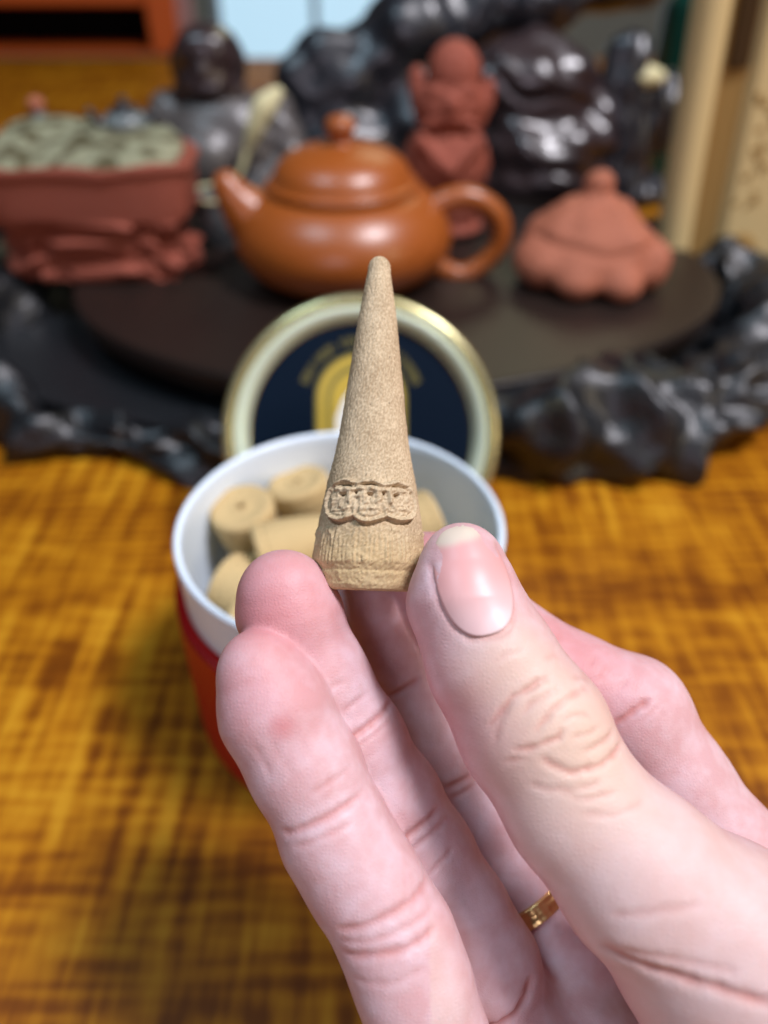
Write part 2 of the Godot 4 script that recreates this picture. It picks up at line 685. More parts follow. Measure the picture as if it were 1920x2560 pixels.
func tray() -> void:
	var t := thing("tea_tray", Vector3(5, 0, -400), "black carved root tea tray with a flat oval top, under the teapot", "tea tray")
	var prof := spline([Vector2(0.01, 35), Vector2(0.9, 35), Vector2(0.985, 34.4), Vector2(1.0, 32), Vector2(0.985, 27), Vector2(0.9, 25), Vector2(0.01, 25)], 4)
	obj("top_board", lathe(prof, 120, func(p: Vector3, a: float) -> Vector3:
		var r := 1.0 + 0.015 * sin(a * 3.0 + 1.0) + 0.01 * sin(a * 5.0)
		return Vector3(p.x * 163.0 * r, p.y, p.z * 131.0 * r)), mats.tray_board, t)
	obj("tray_bed", lathe(spline([Vector2(0.01, 14), Vector2(0.97, 14), Vector2(0.99, 12), Vector2(0.99, 2), Vector2(0.01, 2)], 3), 100, func(p: Vector3, a: float) -> Vector3:
		return Vector3(p.x * 215.0 - 15.0, p.y, p.z * 128.0)), mats.root_wood, t)
	var n1 := noise(5, 0.014)
	var n2 := noise(6, 0.026)
	var n3 := noise(8, 0.06)
	obj("carved_root", grid(460, 72, func(i, j):
		var a: float = TAU * i / 460
		var b: float = TAU * j / 71.0
		var right := smoothstep(0.2, 0.95, cos(a - 0.3))
		var ca := signf(cos(a)) * pow(absf(cos(a)), 0.78)
		var sa := signf(sin(a)) * pow(absf(sin(a)), 0.78)
		var c := Vector3(ca * 214.0 - 18.0, 9.0 + 3.0 * right, sa * 134.0)
		var out := Vector3(ca * 0.7, 0, sa).normalized()
		var p := c + out * cos(b) * (17.0 + 9.0 * right) + Vector3.UP * sin(b) * (16.0 + 9.0 * right)
		var ridge := (1.0 - absf(n2.get_noise_3dv(p)) * 3.0) * 5.0
		var d := n1.get_noise_3dv(p) * 12.0 + ridge + n3.get_noise_3dv(p) * 3.6 + right * 4.0 - 4.0
		p += (out * cos(b) + Vector3.UP * sin(b)) * d
		p.y = maxf(p.y, 0.4 + 0.6 * absf(sin(a * 30.0)))
		return p), mats.root_wood, t)
	var f := Field.new()
	f.k_in = 8.0
	f.ball(0, Vector3(-222, 20, -40), Vector3(36, 46, 46))
	f.ball(0, Vector3(-215, 12, 10), Vector3(34, 36, 40))
	f.ball(0, Vector3(-190, 14, -70), Vector3(40, 30, 36))
	obj("root_lump", carve(f, 3.0, func(p: Vector3, n: Vector3) -> float:
		return n2.get_noise_3dv(p) * 7.0 + n3.get_noise_3dv(p) * 2.0), mats.root_wood, t)


func teapot() -> void:
	var t := thing("teapot", Vector3(-20, 35, -387), "round orange brown clay teapot on the dark tray", "teapot")
	obj("body", lathe(spline([Vector2(0.01, 1), Vector2(30, 1), Vector2(33, 0), Vector2(37, 1.5), Vector2(47.5, 7), Vector2(52.6, 15), Vector2(53.4, 22), Vector2(51.5, 28.5), Vector2(47, 35), Vector2(41, 40), Vector2(36.5, 42), Vector2(36.5, 42), Vector2(34.2, 42.6), Vector2(34, 41), Vector2(20, 40), Vector2(0.01, 40)], 5), 96), mats.teapot_clay, t)
	var l := obj("lid", lathe(spline([Vector2(0.01, 42.6), Vector2(34, 42.8), Vector2(34.4, 43.4), Vector2(36, 43.8), Vector2(36.4, 44.8), Vector2(35.8, 46), Vector2(34.4, 46.6), Vector2(33.6, 47.6), Vector2(30.5, 53), Vector2(24.5, 57.6), Vector2(15, 60.8), Vector2(6, 62), Vector2(0.01, 62.2)], 5), 96), mats.teapot_clay, t)
	obj("knob", lathe(spline([Vector2(6.2, 61.4), Vector2(5.0, 62.6), Vector2(4.8, 64.5), Vector2(6.4, 67), Vector2(7.2, 69.6), Vector2(6, 72.4), Vector2(3, 73.8), Vector2(0.01, 74.2)], 5), 48), mats.teapot_clay, l)
	obj("spout", tube([Vector3(-36, 22, 4), Vector3(-45, 32, 6), Vector3(-51, 40, 7), Vector3(-55, 47, 7)], [17.0, 13.0, 9.0, 6.2], 32), mats.teapot_clay, t)
	obj("handle", tube([Vector3(43, 33, 2), Vector3(54, 38, 2), Vector3(66, 37, 2), Vector3(76, 29, 2), Vector3(78, 17, 2), Vector3(71, 6, 2), Vector3(59, 0, 2), Vector3(46, 5, 2)], [6.4, 5.6, 5.2, 5.0, 4.8, 4.7, 4.8, 5.6], 24), mats.teapot_clay, t)


func cone_mesh(fat := 1.0) -> ArrayMesh:
	# a plain cone, base down, with the smoke hole in its base
	return lathe(spline([Vector2(0.01, 9), Vector2(1.0, 8.6), Vector2(1.1, 1), Vector2(1.7, 0.5), Vector2(3.2, 0.9), Vector2(5.2, 0.5), Vector2(7.0, 0), Vector2(8.0, 0.7), Vector2(8.3, 2.0), Vector2(7.9, 2.9), Vector2(8.2, 3.7), Vector2(8.0, 5.0), Vector2(7.5, 10), Vector2(6.4, 16), Vector2(5, 23), Vector2(3.9, 32), Vector2(2.8, 40), Vector2(1.8, 45), Vector2(1.0, 47), Vector2(0.01, 47.6)], 4), 48, func(p: Vector3, a: float) -> Vector3:
		return Vector3(p.x * fat, p.y, p.z * fat))


func tub() -> void:
	var t := thing("incense_tub", Vector3(-10.9, 0, -148.5), "open round tub, white inside and red outside, full of cones", "tub")
	obj("body", lathe(spline([Vector2(0.01, 0.4), Vector2(38, 0.4), Vector2(41.5, 1.2), Vector2(43, 4), Vector2(43.4, 10), Vector2(43.4, 46), Vector2(42.8, 48.6), Vector2(41.2, 49.4), Vector2(41.2, 49.4), Vector2(40.6, 48), Vector2(40.6, 3), Vector2(0.01, 3)], 5), 96), mats.red_plastic, t)
	obj("liner", lathe(spline([Vector2(40.4, 6), Vector2(40.5, 48), Vector2(40.6, 52), Vector2(40.8, 65), Vector2(40.9, 66.4), Vector2(40.3, 67.1), Vector2(39.4, 66.8), Vector2(39.1, 65.5), Vector2(38.9, 60), Vector2(38.4, 12), Vector2(37, 7), Vector2(34, 5.4), Vector2(0.01, 5.2), Vector2(0.01, 4), Vector2(38, 4)], 5), 96), mats.white_plastic, t)
	var mesh := cone_mesh(1.08)
	# where the base is, which way the tip points
	var list := [
		[Vector3(-38.8, 60, -163.6), Vector3(0.10, -1, -0.10), "upside down tan cone nearest the tub's left wall, its round base and hole up"],
		[Vector3(-25.0, 58, -177.6), Vector3(0.20, -1, 0.10), "upside down tan cone just behind the one at the left wall"],
		[Vector3(14, 57, -161), Vector3(-0.93, -0.16, 0.36), "tan cone lying across the middle of the tub, wide end at the right"],
		[Vector3(-42, 48, -146), Vector3(0.86, -0.12, 0.42), "tan cone lying low at the tub's left, below the upright pair"],
		[Vector3(-37, 49, -128), Vector3(0.95, -0.05, 0.20), "tan cone lying nearest the front of the tub, behind the ring finger"],
		[Vector3(-8, 47, -176), Vector3(0.6, -0.7, 0.35), "tan cone lying at the back of the tub behind the held cone"],
		[Vector3(14, 42, -137), Vector3(-0.8, -0.12, -0.5), "tan cone lying deep in the tub under the middle one"],
		[Vector3(-2, 44, -126), Vector3(-0.5, -0.5, -0.6), "tan cone standing askew in the front of the tub"],
		[Vector3(10, 36, -170), Vector3(-0.5, -0.6, 0.4), "tan cone deepest at the right of the tub, mostly covered"],
		[Vector3(-33, 53, -150), Vector3(0.95, 0.12, -0.30), "tan cone lying askew from the left, its thick end beside the upright cone"],
		[Vector3(-20, 52, -133), Vector3(0.75, -0.1, -0.65), "tan cone lying at the tub's front middle behind the fingers"],
		[Vector3(-35, 52, -134), Vector3(0.8, -0.35, 0.1), "tan cone lying frontmost at the left, its wide end against the rim"],
		[Vector3(-36, 51, -148), Vector3(0.25, -1, 0.15), "tan cone set point down, squeezed in front of the upright pair at the left"],
		[Vector3(-24, 51, -139), Vector3(0.25, -1, -0.2), "tan cone tipped back at the tub's middle, just behind the ring fingertip"],
		[Vector3(-22, 40, -152), Vector3(0.9, -0.3, 0.1), "tan cone under the lying ones at the tub's middle left"],
	]
	for e in list:
		var c := obj("loose_cone", mesh, mats.incense_plain, self, e[0])
		var d: Vector3 = e[1].normalized()
		var x := d.cross(Vector3(0.3, 0.2, 0.9)).normalized()
		c.basis = Basis(x, d, x.cross(d))
		tag(c, e[2], "incense cone", "cones in the tub")


func lid() -> void:
	var t := thing("tin_lid", Vector3(-7.9, 45.3, -220), "round gold tin lid with a navy face, leaning behind the tub", "tin lid")
	t.rotation_degrees.x = 57.0
	obj("rim", lathe(spline([Vector2(37.4, -3.4), Vector2(38.2, -2.6), Vector2(38.6, -3.0), Vector2(42.3, -2.6), Vector2(42.9, 0.2), Vector2(43.2, 0.3), Vector2(43.6, 0.9), Vector2(44.6, 1.5), Vector2(46, 1.2), Vector2(46.8, 0.0), Vector2(47, -1.5), Vector2(46.8, -9.5), Vector2(46.2, -9.8), Vector2(45.6, -9.5), Vector2(45.4, -5), Vector2(37.4, -4.2), Vector2(37.4, -3.4)], 5), 128), mats.lid_gold, t)
	obj("inner_ring", lathe(spline([Vector2(38.2, -3.0), Vector2(38.8, -1.8), Vector2(40.2, 0.1), Vector2(41.8, 0.9), Vector2(42.7, 0.7), Vector2(42.7, -2.0), Vector2(38.2, -3.0)], 5), 128), mats.lid_mint_sheen, t)
	var f := obj("face", lathe(PackedVector2Array([Vector2(0.01, -3.0), Vector2(38.3, -3.0), Vector2(38.3, -3.6), Vector2(0.01, -3.6)]), 96), mats.lid_navy, t)
	# the print: a tall rounded niche in three tones, a white flame in it, an arc of small lettering (too blurred to read)
	for k in 3:
		var w: float = [15.6, 13.2, 10.2][k]
		var top: float = [28.0, 25.4, 22.0][k]
		var c := CurveArch.outline(w, top, -18.0)
		obj("niche", sheet(c, -2.9 + 0.05 * k), mats[["lid_ochre", "lid_yellow", "lid_yellow"][k]], f).set_meta("label", "yellow niche print")
		if k < 2:
			obj("niche_line", sheet(CurveArch.outline(w - 1.2, top - 1.2, -18.0), -2.88 + 0.05 * k), mats.lid_ochre if k == 1 else mats.lid_yellow, f)
	obj("flame", sheet(PackedVector2Array([Vector2(0, 20), Vector2(3, 16), Vector2(6, 12), Vector2(8.4, 6), Vector2(9, -16), Vector2(-9, -16), Vector2(-8.4, 6), Vector2(-6, 12), Vector2(-3, 16)]), -2.72), mats.lid_white, f)
	var r := RandomNumberGenerator.new()
	r.seed = 4
	for k in 23:
		var a := deg_to_rad(28.0 + 124.0 * k / 22.0)
		if k in [6, 15]:
			continue
		var at := Vector2(cos(a) * 19.0, sin(a) * 22.5 + 6.0) * 1.12
		var y := Vector2(cos(a), sin(a))
		var x := Vector2(y.y, -y.x)
		var h := 1.5
		var w := r.randf_range(0.35, 0.6)
		for s in ([-1.0, 1.0] if r.randf() < 0.7 else [0.0]):
			var o: Vector2 = at + x * s * 0.62
			obj("letter_stroke", sheet(PackedVector2Array([o - x * w * 0.5 - y * h, o + x * w * 0.5 - y * h, o + x * w * 0.5 + y * h, o - x * w * 0.5 + y * h]), -2.95), mats.lid_ochre, f)


class CurveArch:
	static func outline(w: float, top: float, bottom: float) -> PackedVector2Array:
		var p := PackedVector2Array([Vector2(w, bottom)])
		for k in 17:
			var a := PI * k / 16.0
			p.append(Vector2(cos(a) * w, top - w + sin(a) * w))
		p.append(Vector2(-w, bottom))
		return p


func sheet(outline: PackedVector2Array, level: float) -> ArrayMesh:
	# flat print on the lid: outline in the lid's own plane (x right, y up the face), level along its axis
	var st := SurfaceTool.new()
	st.begin(Mesh.PRIMITIVE_TRIANGLES)
	var tri := Geometry2D.triangulate_polygon(outline)
	for k in tri.size():
		# clockwise seen from the face's side
		var t := k - k % 3
		var turn := (outline[tri[t + 1]] - outline[tri[t]]).cross(outline[tri[t + 2]] - outline[tri[t]])
		var p := outline[tri[k if turn < 0.0 else t + (3 - k % 3) % 3]]
		st.set_normal(Vector3.UP)
		st.add_vertex(Vector3(p.x, level, -p.y) * MM)
	return st.commit()


func planter() -> void:
	var t := thing("clay_planter", Vector3(-144, 35, -397), "rough red clay planter with a thick smooth lip, left of the teapot", "planter")
	var n1 := noise(11, 0.035)
	var n2 := noise(12, 0.16)
	obj("pot", lathe(spline([Vector2(0.01, 2), Vector2(38, 0), Vector2(42, 2), Vector2(45, 7), Vector2(43, 12), Vector2(41, 16), Vector2(43, 20), Vector2(42, 24), Vector2(43, 26), Vector2(48, 27.5), Vector2(50, 31), Vector2(51, 38), Vector2(51.5, 46), Vector2(52, 50), Vector2(53.5, 51.5), Vector2(53.5, 53.5), Vector2(52, 55), Vector2(46, 54.5), Vector2(44, 52), Vector2(43, 44), Vector2(0.01, 43)], 6), 160, func(p: Vector3, a: float) -> Vector3:
		var out := Vector3(cos(a), 0, sin(a))
		var rough := 1.0 - smoothstep(25.0, 30.0, p.y + 5.0 * n1.get_noise_2d(a * 12.0, 3.0))
		var q := Vector3(p.x, p.y * 2.2, p.z)
		var d := rough * (n1.get_noise_3dv(q * 1.5) * 7.0 + n2.get_noise_3dv(q) * 2.0 - 1.0) + (1.0 - rough) * n1.get_noise_3dv(p * 0.5) * 1.5
		if Vector2(p.x, p.z).length() < 36.0:
			d = 0.0
		p += out * d
		# squared in plan: a flat front, rounded corners
		var rr := Vector2(p.x, p.z).length()
		p.x = signf(cos(a)) * pow(absf(cos(a)), 0.55) * rr
		p.z = signf(sin(a)) * pow(absf(sin(a)), 0.55) * rr * 0.54
		p.y += smoothstep(40.0, 52.0, p.y) * n2.get_noise_2d(p.x * 0.22, p.z * 0.22 + 9.0) * 2.2
		p.y += maxf(0.0, -p.x - 36.0) * 0.5 * smoothstep(30.0, 50.0, p.y) + rough * minf(p.y, 8.0) * 0.2 * n1.get_noise_2d(p.x, p.z)
		return p), mats.red_clay, t)
	var f := Field.new()
	var r := RandomNumberGenerator.new()
	r.seed = 8
	f.k_in = 9.0
	f.k_root = 0.01
	for k in 46:
		var x := r.randf_range(-38.0, 36.0)
		var z := r.randf_range(-25.0, 21.0)
		f.ball(0, Vector3(x, 47.0 + r.randf() * 4.0 - z * 0.22, z), Vector3(12, 6, 10) * r.randf_range(0.7, 1.2))
	var o := obj("moss", carve(f, 1.6, null, func(p: Vector3, n: Vector3) -> Color:
		var m := smoothstep(-0.1, 0.35, n2.get_noise_3dv(p * 0.6))
		return Color(0.44, 0.44, 0.29).lerp(Color(0.17, 0.15, 0.085), m)), mats.moss, self, Vector3(-145, 38, -402))
	o.set_meta("kind", "stuff")
	tag(o, "pale green moss heaped in the red clay planter", "moss")
	# the tiny dark pot on the moss
	t = thing("tiny_teapot", Vector3(-126, 92, -414), "tiny dark glazed teapot standing on the moss", "ornament")
	obj("body", lathe(spline([Vector2(0.01, 0), Vector2(6, 0), Vector2(10, 3), Vector2(11.5, 7), Vector2(10, 11), Vector2(6.5, 13), Vector2(0.01, 13.4)], 5), 40), mats.grey_glaze, t)
	obj("lid", lathe(spline([Vector2(7, 13), Vector2(6.6, 14.6), Vector2(3, 16), Vector2(1.8, 17), Vector2(2.2, 19), Vector2(0.01, 20)], 5), 32), mats.blue_dark, t)
	obj("spout", tube([Vector3(-8, 5, 2), Vector3(-13, 9, 3), Vector3(-16, 14, 4)], [3.0, 2.4, 1.8], 16), mats.blue_dark, t)
	obj("handle", tube([Vector3(8, 11, 0), Vector3(13, 12, 0), Vector3(15, 8, 0), Vector3(11, 3, 0)], [1.4, 1.4, 1.4, 1.4], 14), mats.blue_dark, t)
	t = thing("tiny_figure", Vector3(-172, 92, -424), "tiny pale figure at the far left of the moss", "ornament")
	obj("body", lathe(spline([Vector2(0.01, 0), Vector2(5, 0), Vector2(5.5, 4), Vector2(3.6, 9), Vector2(2.6, 11)], 5), 24), mats.grey_glaze, t)
	obj("head", lathe(spline([Vector2(2.4, 10.5), Vector2(4, 13), Vector2(3.6, 16), Vector2(0.01, 18)], 5), 24), mats.pink_clay, t)


func figures() -> void:
	var n1 := noise(31, 0.05)
	var n3 := noise(32, 0.022)
	# dark seated figure, behind the planter
	var t := thing("seated_figure", Vector3(-103, 32, -516), "dark grey carved figure seated with a bare round belly, behind the planter", "figurine")
	var f := Field.new()
	f.k_in = 3.0
	f.k_root = 6.0
	f.ball(0, Vector3(1, 81, 0), Vector3(20, 17.5, 19))
	f.ball(0, Vector3(0, 88, 10), Vector3(15, 8, 9))
	f.bone(0, Vector3(-14, 61, 4), Vector3(14, 61, 4), 9, 9)
	f.ball(0, Vector3(0, 69, 6), Vector3(17, 12, 15))
	f.ball(0, Vector3(-19, 76, -1), Vector3(3.5, 9, 5))
	f.ball(0, Vector3(19, 76, -1), Vector3(3.5, 9, 5))
	f.ball(0, Vector3(0, 76, 18), Vector3(3.6, 4.5, 4))
	f.bone(0, Vector3(-10, 84, 15), Vector3(10, 84, 15), 2.6, 2.6)
	f.bone(0, Vector3(-7, 67, 18), Vector3(7, 67, 18), 2.4, 2.4)
	obj("head", carve(f, 1.5), mats.dark_wood, t)
	f = Field.new()
	f.k_in = 5.0
	f.k_root = 6.0
	f.ball(0, Vector3(4, 34, 2), Vector3(40, 32, 24))
	f.ball(0, Vector3(-5, 28, 20), Vector3(22, 20, 17))
	f.bone(0, Vector3(-27, 52, 0), Vector3(-38, 26, 12), 12, 9)
	f.bone(0, Vector3(36, 52, 0), Vector3(50, 26, 12), 13, 10)
	f.bone(0, Vector3(-38, 26, 12), Vector3(-16, 12, 26), 8, 6)
	f.bone(0, Vector3(50, 26, 12), Vector3(20, 12, 26), 8, 6)
	f.bone(0, Vector3(-14, 8, 10), Vector3(-44, 10, 14), 12, 13)
	f.bone(0, Vector3(14, 8, 10), Vector3(52, 10, 14), 12, 13)
	f.bone(0, Vector3(-40, 6, 16), Vector3(30, 5, 26), 8, 7)
	obj("body", carve(f, 1.8, func(p: Vector3, n: Vector3) -> float:
		return sin(p.y * 0.55 + absf(p.x) * 0.3) * 0.5 * (1.0 - smoothstep(50.0, 58.0, p.y)) * smoothstep(18.0, 26.0, absf(p.x + 3.0))), mats.grey_stone, t)
	t = thing("pale_scoop", Vector3(-76, 40, -476), "pale yellow curved scoop leaning beside the dark seated figure", "scoop")
	obj("blade", tube([Vector3(-3, 31, 0), Vector3(3, 43, 2), Vector3(10, 55, 2), Vector3(18, 62, 0)], [2.0, 5.0, 6.6, 3.0], 20, 8, 0.6), mats.pale_yellow, t)
	obj("rod", tube([Vector3(-36, -4, 6), Vector3(-24, 8, 4), Vector3(-10, 17, 2), Vector3(-3, 31, 0)], [1.2, 1.2, 1.3, 1.8], 14, 8), mats.pale_yellow, t)
	t = thing("small_cup", Vector3(-89, 35, -432), "small grey cup with a pale rim, between planter and teapot", "cup")
	obj("bowl", lathe(spline([Vector2(0.01, 0), Vector2(8, 0), Vector2(8.5, 2), Vector2(12, 7), Vector2(14.5, 16), Vector2(15.4, 26), Vector2(14.6, 26.4), Vector2(13.6, 16), Vector2(10, 6), Vector2(0.01, 5)], 5), 48), mats.grey_glaze, t)
	obj("lip", lathe(spline([Vector2(14.4, 25.6), Vector2(15.8, 25.4), Vector2(16.2, 26.4), Vector2(15.4, 27.4), Vector2(14.4, 27), Vector2(14.4, 25.6)], 4), 48), mats.pale_yellow, t)
	# red clay bald old man, behind the teapot
	t = thing("clay_old_man", Vector3(34, 35, -452), "red clay figurine of a bald bearded old man, behind the teapot", "figurine")
	f = Field.new()
	f.k_in = 1.7
	f.k_root = 3.0
	f.ball(0, Vector3(2, 80, 0), Vector3(14, 15.5, 14))
	f.ball(0, Vector3(0, 66, 1), Vector3(19, 14, 15))
	f.ball(0, Vector3(-17, 76, -2), Vector3(4.5, 7.5, 4))
	f.ball(0, Vector3(20, 70, -2), Vector3(4.5, 8, 4))
	f.bone(0, Vector3(-16, 72, -2), Vector3(-13, 62, 0), 5, 6)
	f.bone(0, Vector3(19, 66, -2), Vector3(14, 58, 0), 5, 6)
	f.ball(0, Vector3(1, 68, 15), Vector3(4.6, 4.6, 4))
	f.bone(0, Vector3(-10, 74, 11), Vector3(-2, 73, 13.5), 2.4, 2)
	f.bone(0, Vector3(11, 74, 11), Vector3(3, 73, 13.5), 2.4, 2)
	f.bone(0, Vector3(0, 62, 15), Vector3(-13, 58, 12), 2.6, 1.8)
	f.bone(0, Vector3(1, 62, 15), Vector3(14, 58, 12), 2.6, 1.8)
	f.bone(0, Vector3(-14, 50, 13), Vector3(0, 38, 21), 4.5, 3.5)
	f.bone(0, Vector3(15, 50, 13), Vector3(1, 38, 21), 4.5, 3.5)
	f.ball(0, Vector3(0, 36, 0), Vector3(24, 24, 20))
	f.ball(0, Vector3(0, 16, 2), Vector3(21, 20, 18))
	f.ball(0, Vector3(0, 4, 2), Vector3(23, 5, 20))
	obj("body", carve(f, 1.2, func(p: Vector3, n: Vector3) -> float:
		return sin(p.x * 0.9 + p.y * 0.5) * 0.35 * (1.0 - smoothstep(50.0, 60.0, p.y))), mats.red_clay, t)
	# red clay pouch shaped pet, right of the teapot
	t = thing("clay_pouch", Vector3(102, 35, -380), "pinkish red clay ornament like a tied pouch, right of the teapot", "ornament")
	f = Field.new()
	f.k_in = 5.0
	f.k_root = 3.0
	f.ball(0, Vector3(0, 13, 0), Vector3(37, 13, 29))
	f.ball(0, Vector3(-2, 21, -2), Vector3(31, 14, 23))
	f.ball(0, Vector3(0, 29, -3), Vector3(21, 12, 17))
	f.bone(0, Vector3(0, 33, -4), Vector3(0, 42, -5), 10, 6)
	f.ball(0, Vector3(0, 46, -5), Vector3(6.4, 4.6, 6))
	f.ball(0, Vector3(-26, 11, 10), Vector3(11, 10, 12))
	f.ball(0, Vector3(-9, 8, 24), Vector3(12, 8, 9))
	f.ball(0, Vector3(11, 7, 26), Vector3(10, 7, 9))
	f.ball(0, Vector3(27, 12, 10), Vector3(11, 12, 13))
	f.ball(0, Vector3(8, 21, 13), Vector3(17, 9, 11))
	f.bone(0, Vector3(-15, 32, 6), Vector3(-24, 14, 16), 3, 4)
	obj("pouch", carve(f, 1.2, func(p: Vector3, n: Vector3) -> float:
		return -1.1 * exp(-pow((p.y - 37.0 - 0.1 * p.x) / 1.4, 2.0)) - 1.2 * exp(-pow((p.y - 20.0 - 0.16 * absf(p.x - 3.0)) / 1.6, 2.0)) * smoothstep(0.0, 14.0, p.z) + n1.get_noise_3dv(p) * 1.2), mats.pink_clay, t)
	# dark carved wood at the back of the tray
	t = thing("carved_rockery", Vector3(-10, 20, -560), "dark craggy wood carving behind the teapot lid", "carving")
	f = Field.new()
	f.k_in = 8.0
	f.k_root = 3.0
	for e in [[-34, 60, 0, 26, 30, 22], [-26, 84, 0, 17, 16, 14], [4, 76, -4, 32, 32, 24], [30, 102, -8, 30, 24, 24], [62, 112, -14, 26, 30, 22], [100, 116, -20, 34, 26, 22], [-10, 24, 6, 46, 34, 26], [40, 40, 0, 40, 46, 26], [150, 122, -26, 36, 16, 20]]:
		f.ball(0, Vector3(e[0], e[1], e[2]), Vector3(e[3], e[4], e[5]))
	obj("carving", carve(f, 2.6, func(p: Vector3, n: Vector3) -> float:
		return n3.get_noise_3dv(p) * 7.0 + n1.get_noise_3dv(p) * 1.6), mats.blue_dark, t)
	t = thing("round_carving", Vector3(96, 22, -548), "dark polished figure with a big round back and belly folds, behind the clay pouch", "carving")
	f = Field.new()
	f.k_in = 13.0
	f.k_root = 3.0
	f.ball(0, Vector3(-4, 72, 0), Vector3(40, 29, 30))
	f.ball(0, Vector3(4, 40, 12), Vector3(38, 17, 30))
	f.ball(0, Vector3(8, 18, 12), Vector3(44, 18, 32))
	f.bone(0, Vector3(-40, 40, 0), Vector3(-30, 10, 10), 12, 12)
	f.bone(0, Vector3(36, 66, 4), Vector3(44, 44, 16), 9, 8)
	obj("carving", carve(f, 2.2, func(p: Vector3, n: Vector3) -> float:
		return n1.get_noise_3dv(p * 0.6) * 3.0 + sin(p.y * 0.34 + p.x * 0.12 + n1.get_noise_3dv(p * 0.4) * 4.0) * 1.1), mats.dark_wood, t)
	t = thing("standing_carving", Vector3(157, 20, -556), "dark blue black upright carved figure left of the bamboo holder", "carving")
	f = Field.new()
	f.k_in = 4.0
	f.k_root = 3.0
	f.ball(0, Vector3(-6, 86, 6), Vector3(14, 16, 12))
	f.bone(0, Vector3(-6, 74, 4), Vector3(-2, 20, 4), 16, 22)
	f.bone(0, Vector3(-16, 66, 8), Vector3(-20, 30, 14), 7, 6)
	f.bone(0, Vector3(6, 66, 8), Vector3(10, 30, 14), 7, 6)
	f.ball(0, Vector3(24, 54, -2), Vector3(14, 26, 14))
	f.ball(0, Vector3(0, 8, 4), Vector3(40, 14, 24))
	obj("carving", carve(f, 2.2, func(p: Vector3, n: Vector3) -> float:
		return sin(p.x * 0.7) * 0.8 + n1.get_noise_3dv(p) * 2.0), mats.blue_dark, t)
	t = thing("green_bottle", Vector3(235, 0, -700), "dark green bottle with a bright green cap, far back at the right", "bottle")
	obj("glass", lathe(spline([Vector2(0.01, 0), Vector2(20, 0), Vector2(21, 3), Vector2(21, 110), Vector2(18, 122), Vector2(10, 132), Vector2(9, 140), Vector2(0.01, 141)], 5), 40), mats.green_glass, t)
	obj("cap", lathe(spline([Vector2(10, 138), Vector2(11, 139), Vector2(11, 156), Vector2(10, 158), Vector2(0.01, 158)], 4), 32), mats.bright_green, t)
	t = thing("pale_pebble", Vector3(158, 98, -545), "small pale yellow oval knob beside the bamboo holder", "ornament")
	obj("stone", carve_ball(Vector3(15, 7, 8)), mats.pale_yellow, t)


func carve_ball(r: Vector3) -> ArrayMesh:
	var f := Field.new()
	f.k_root = 0.01
	f.ball(0, Vector3.ZERO, r)
	f.ball(0, Vector3(r.x * 0.4, -r.y * 0.1, 0), r * 0.8)
	return carve(f, 1.4)


func holder() -> void:
	var t := thing("bamboo_holder", Vector3(190, 0, -432), "pale bamboo stand with brown grooves and carved marks, at the right edge", "holder")
	t.rotation_degrees = Vector3(0, 0, 4.0)
	obj("edge_strip", tube([Vector3(-26, 0, 3), Vector3(-27, 70, 3), Vector3(-27, 140, 3), Vector3(-27, 215, 3)], [9.0, 9.0, 9.0, 9.0], 32, 4), mats.bamboo, t)
	obj("back_strip", block(Vector3(22, 215, 9), 1.5), mats.bamboo_brown, t, Vector3(-10, 0, -1))
	obj("front_panel", block(Vector3(64, 215, 15), 4), mats.bamboo, t, Vector3(28, 0, 0))
	obj("slot", block(Vector3(10, 40, 3), 1), mats.bamboo_dark, t, Vector3(-10, 122, 4.5))
	obj("knot", carve_ball(Vector3(9, 13, 3)), mats.bamboo_brown, t, Vector3(9, 30, 6.6))
	var r := RandomNumberGenerator.new()
	r.seed = 12
	for row in 5:
		for k in 5:
			var a := Vector3(2 + r.randf() * 12.0, 58 + row * 12 + r.randf() * 9.0, 7.6)
			var d := Vector3(r.randf_range(-4, 4), r.randf_range(-5, 2), 0)
			obj("carved_mark", tube([a, a + d * 0.5 + Vector3(0.4, 0, 0), a + d], [0.9, 1.1, 0.6], 8, 3, 0.5), mats.bamboo_brown, t)


const CONE_AT := Vector3(-2.3, 111.3, -80.4)   # the held cone's base; hand and cone share its axes: x right, y up the cone, z to the holder's face


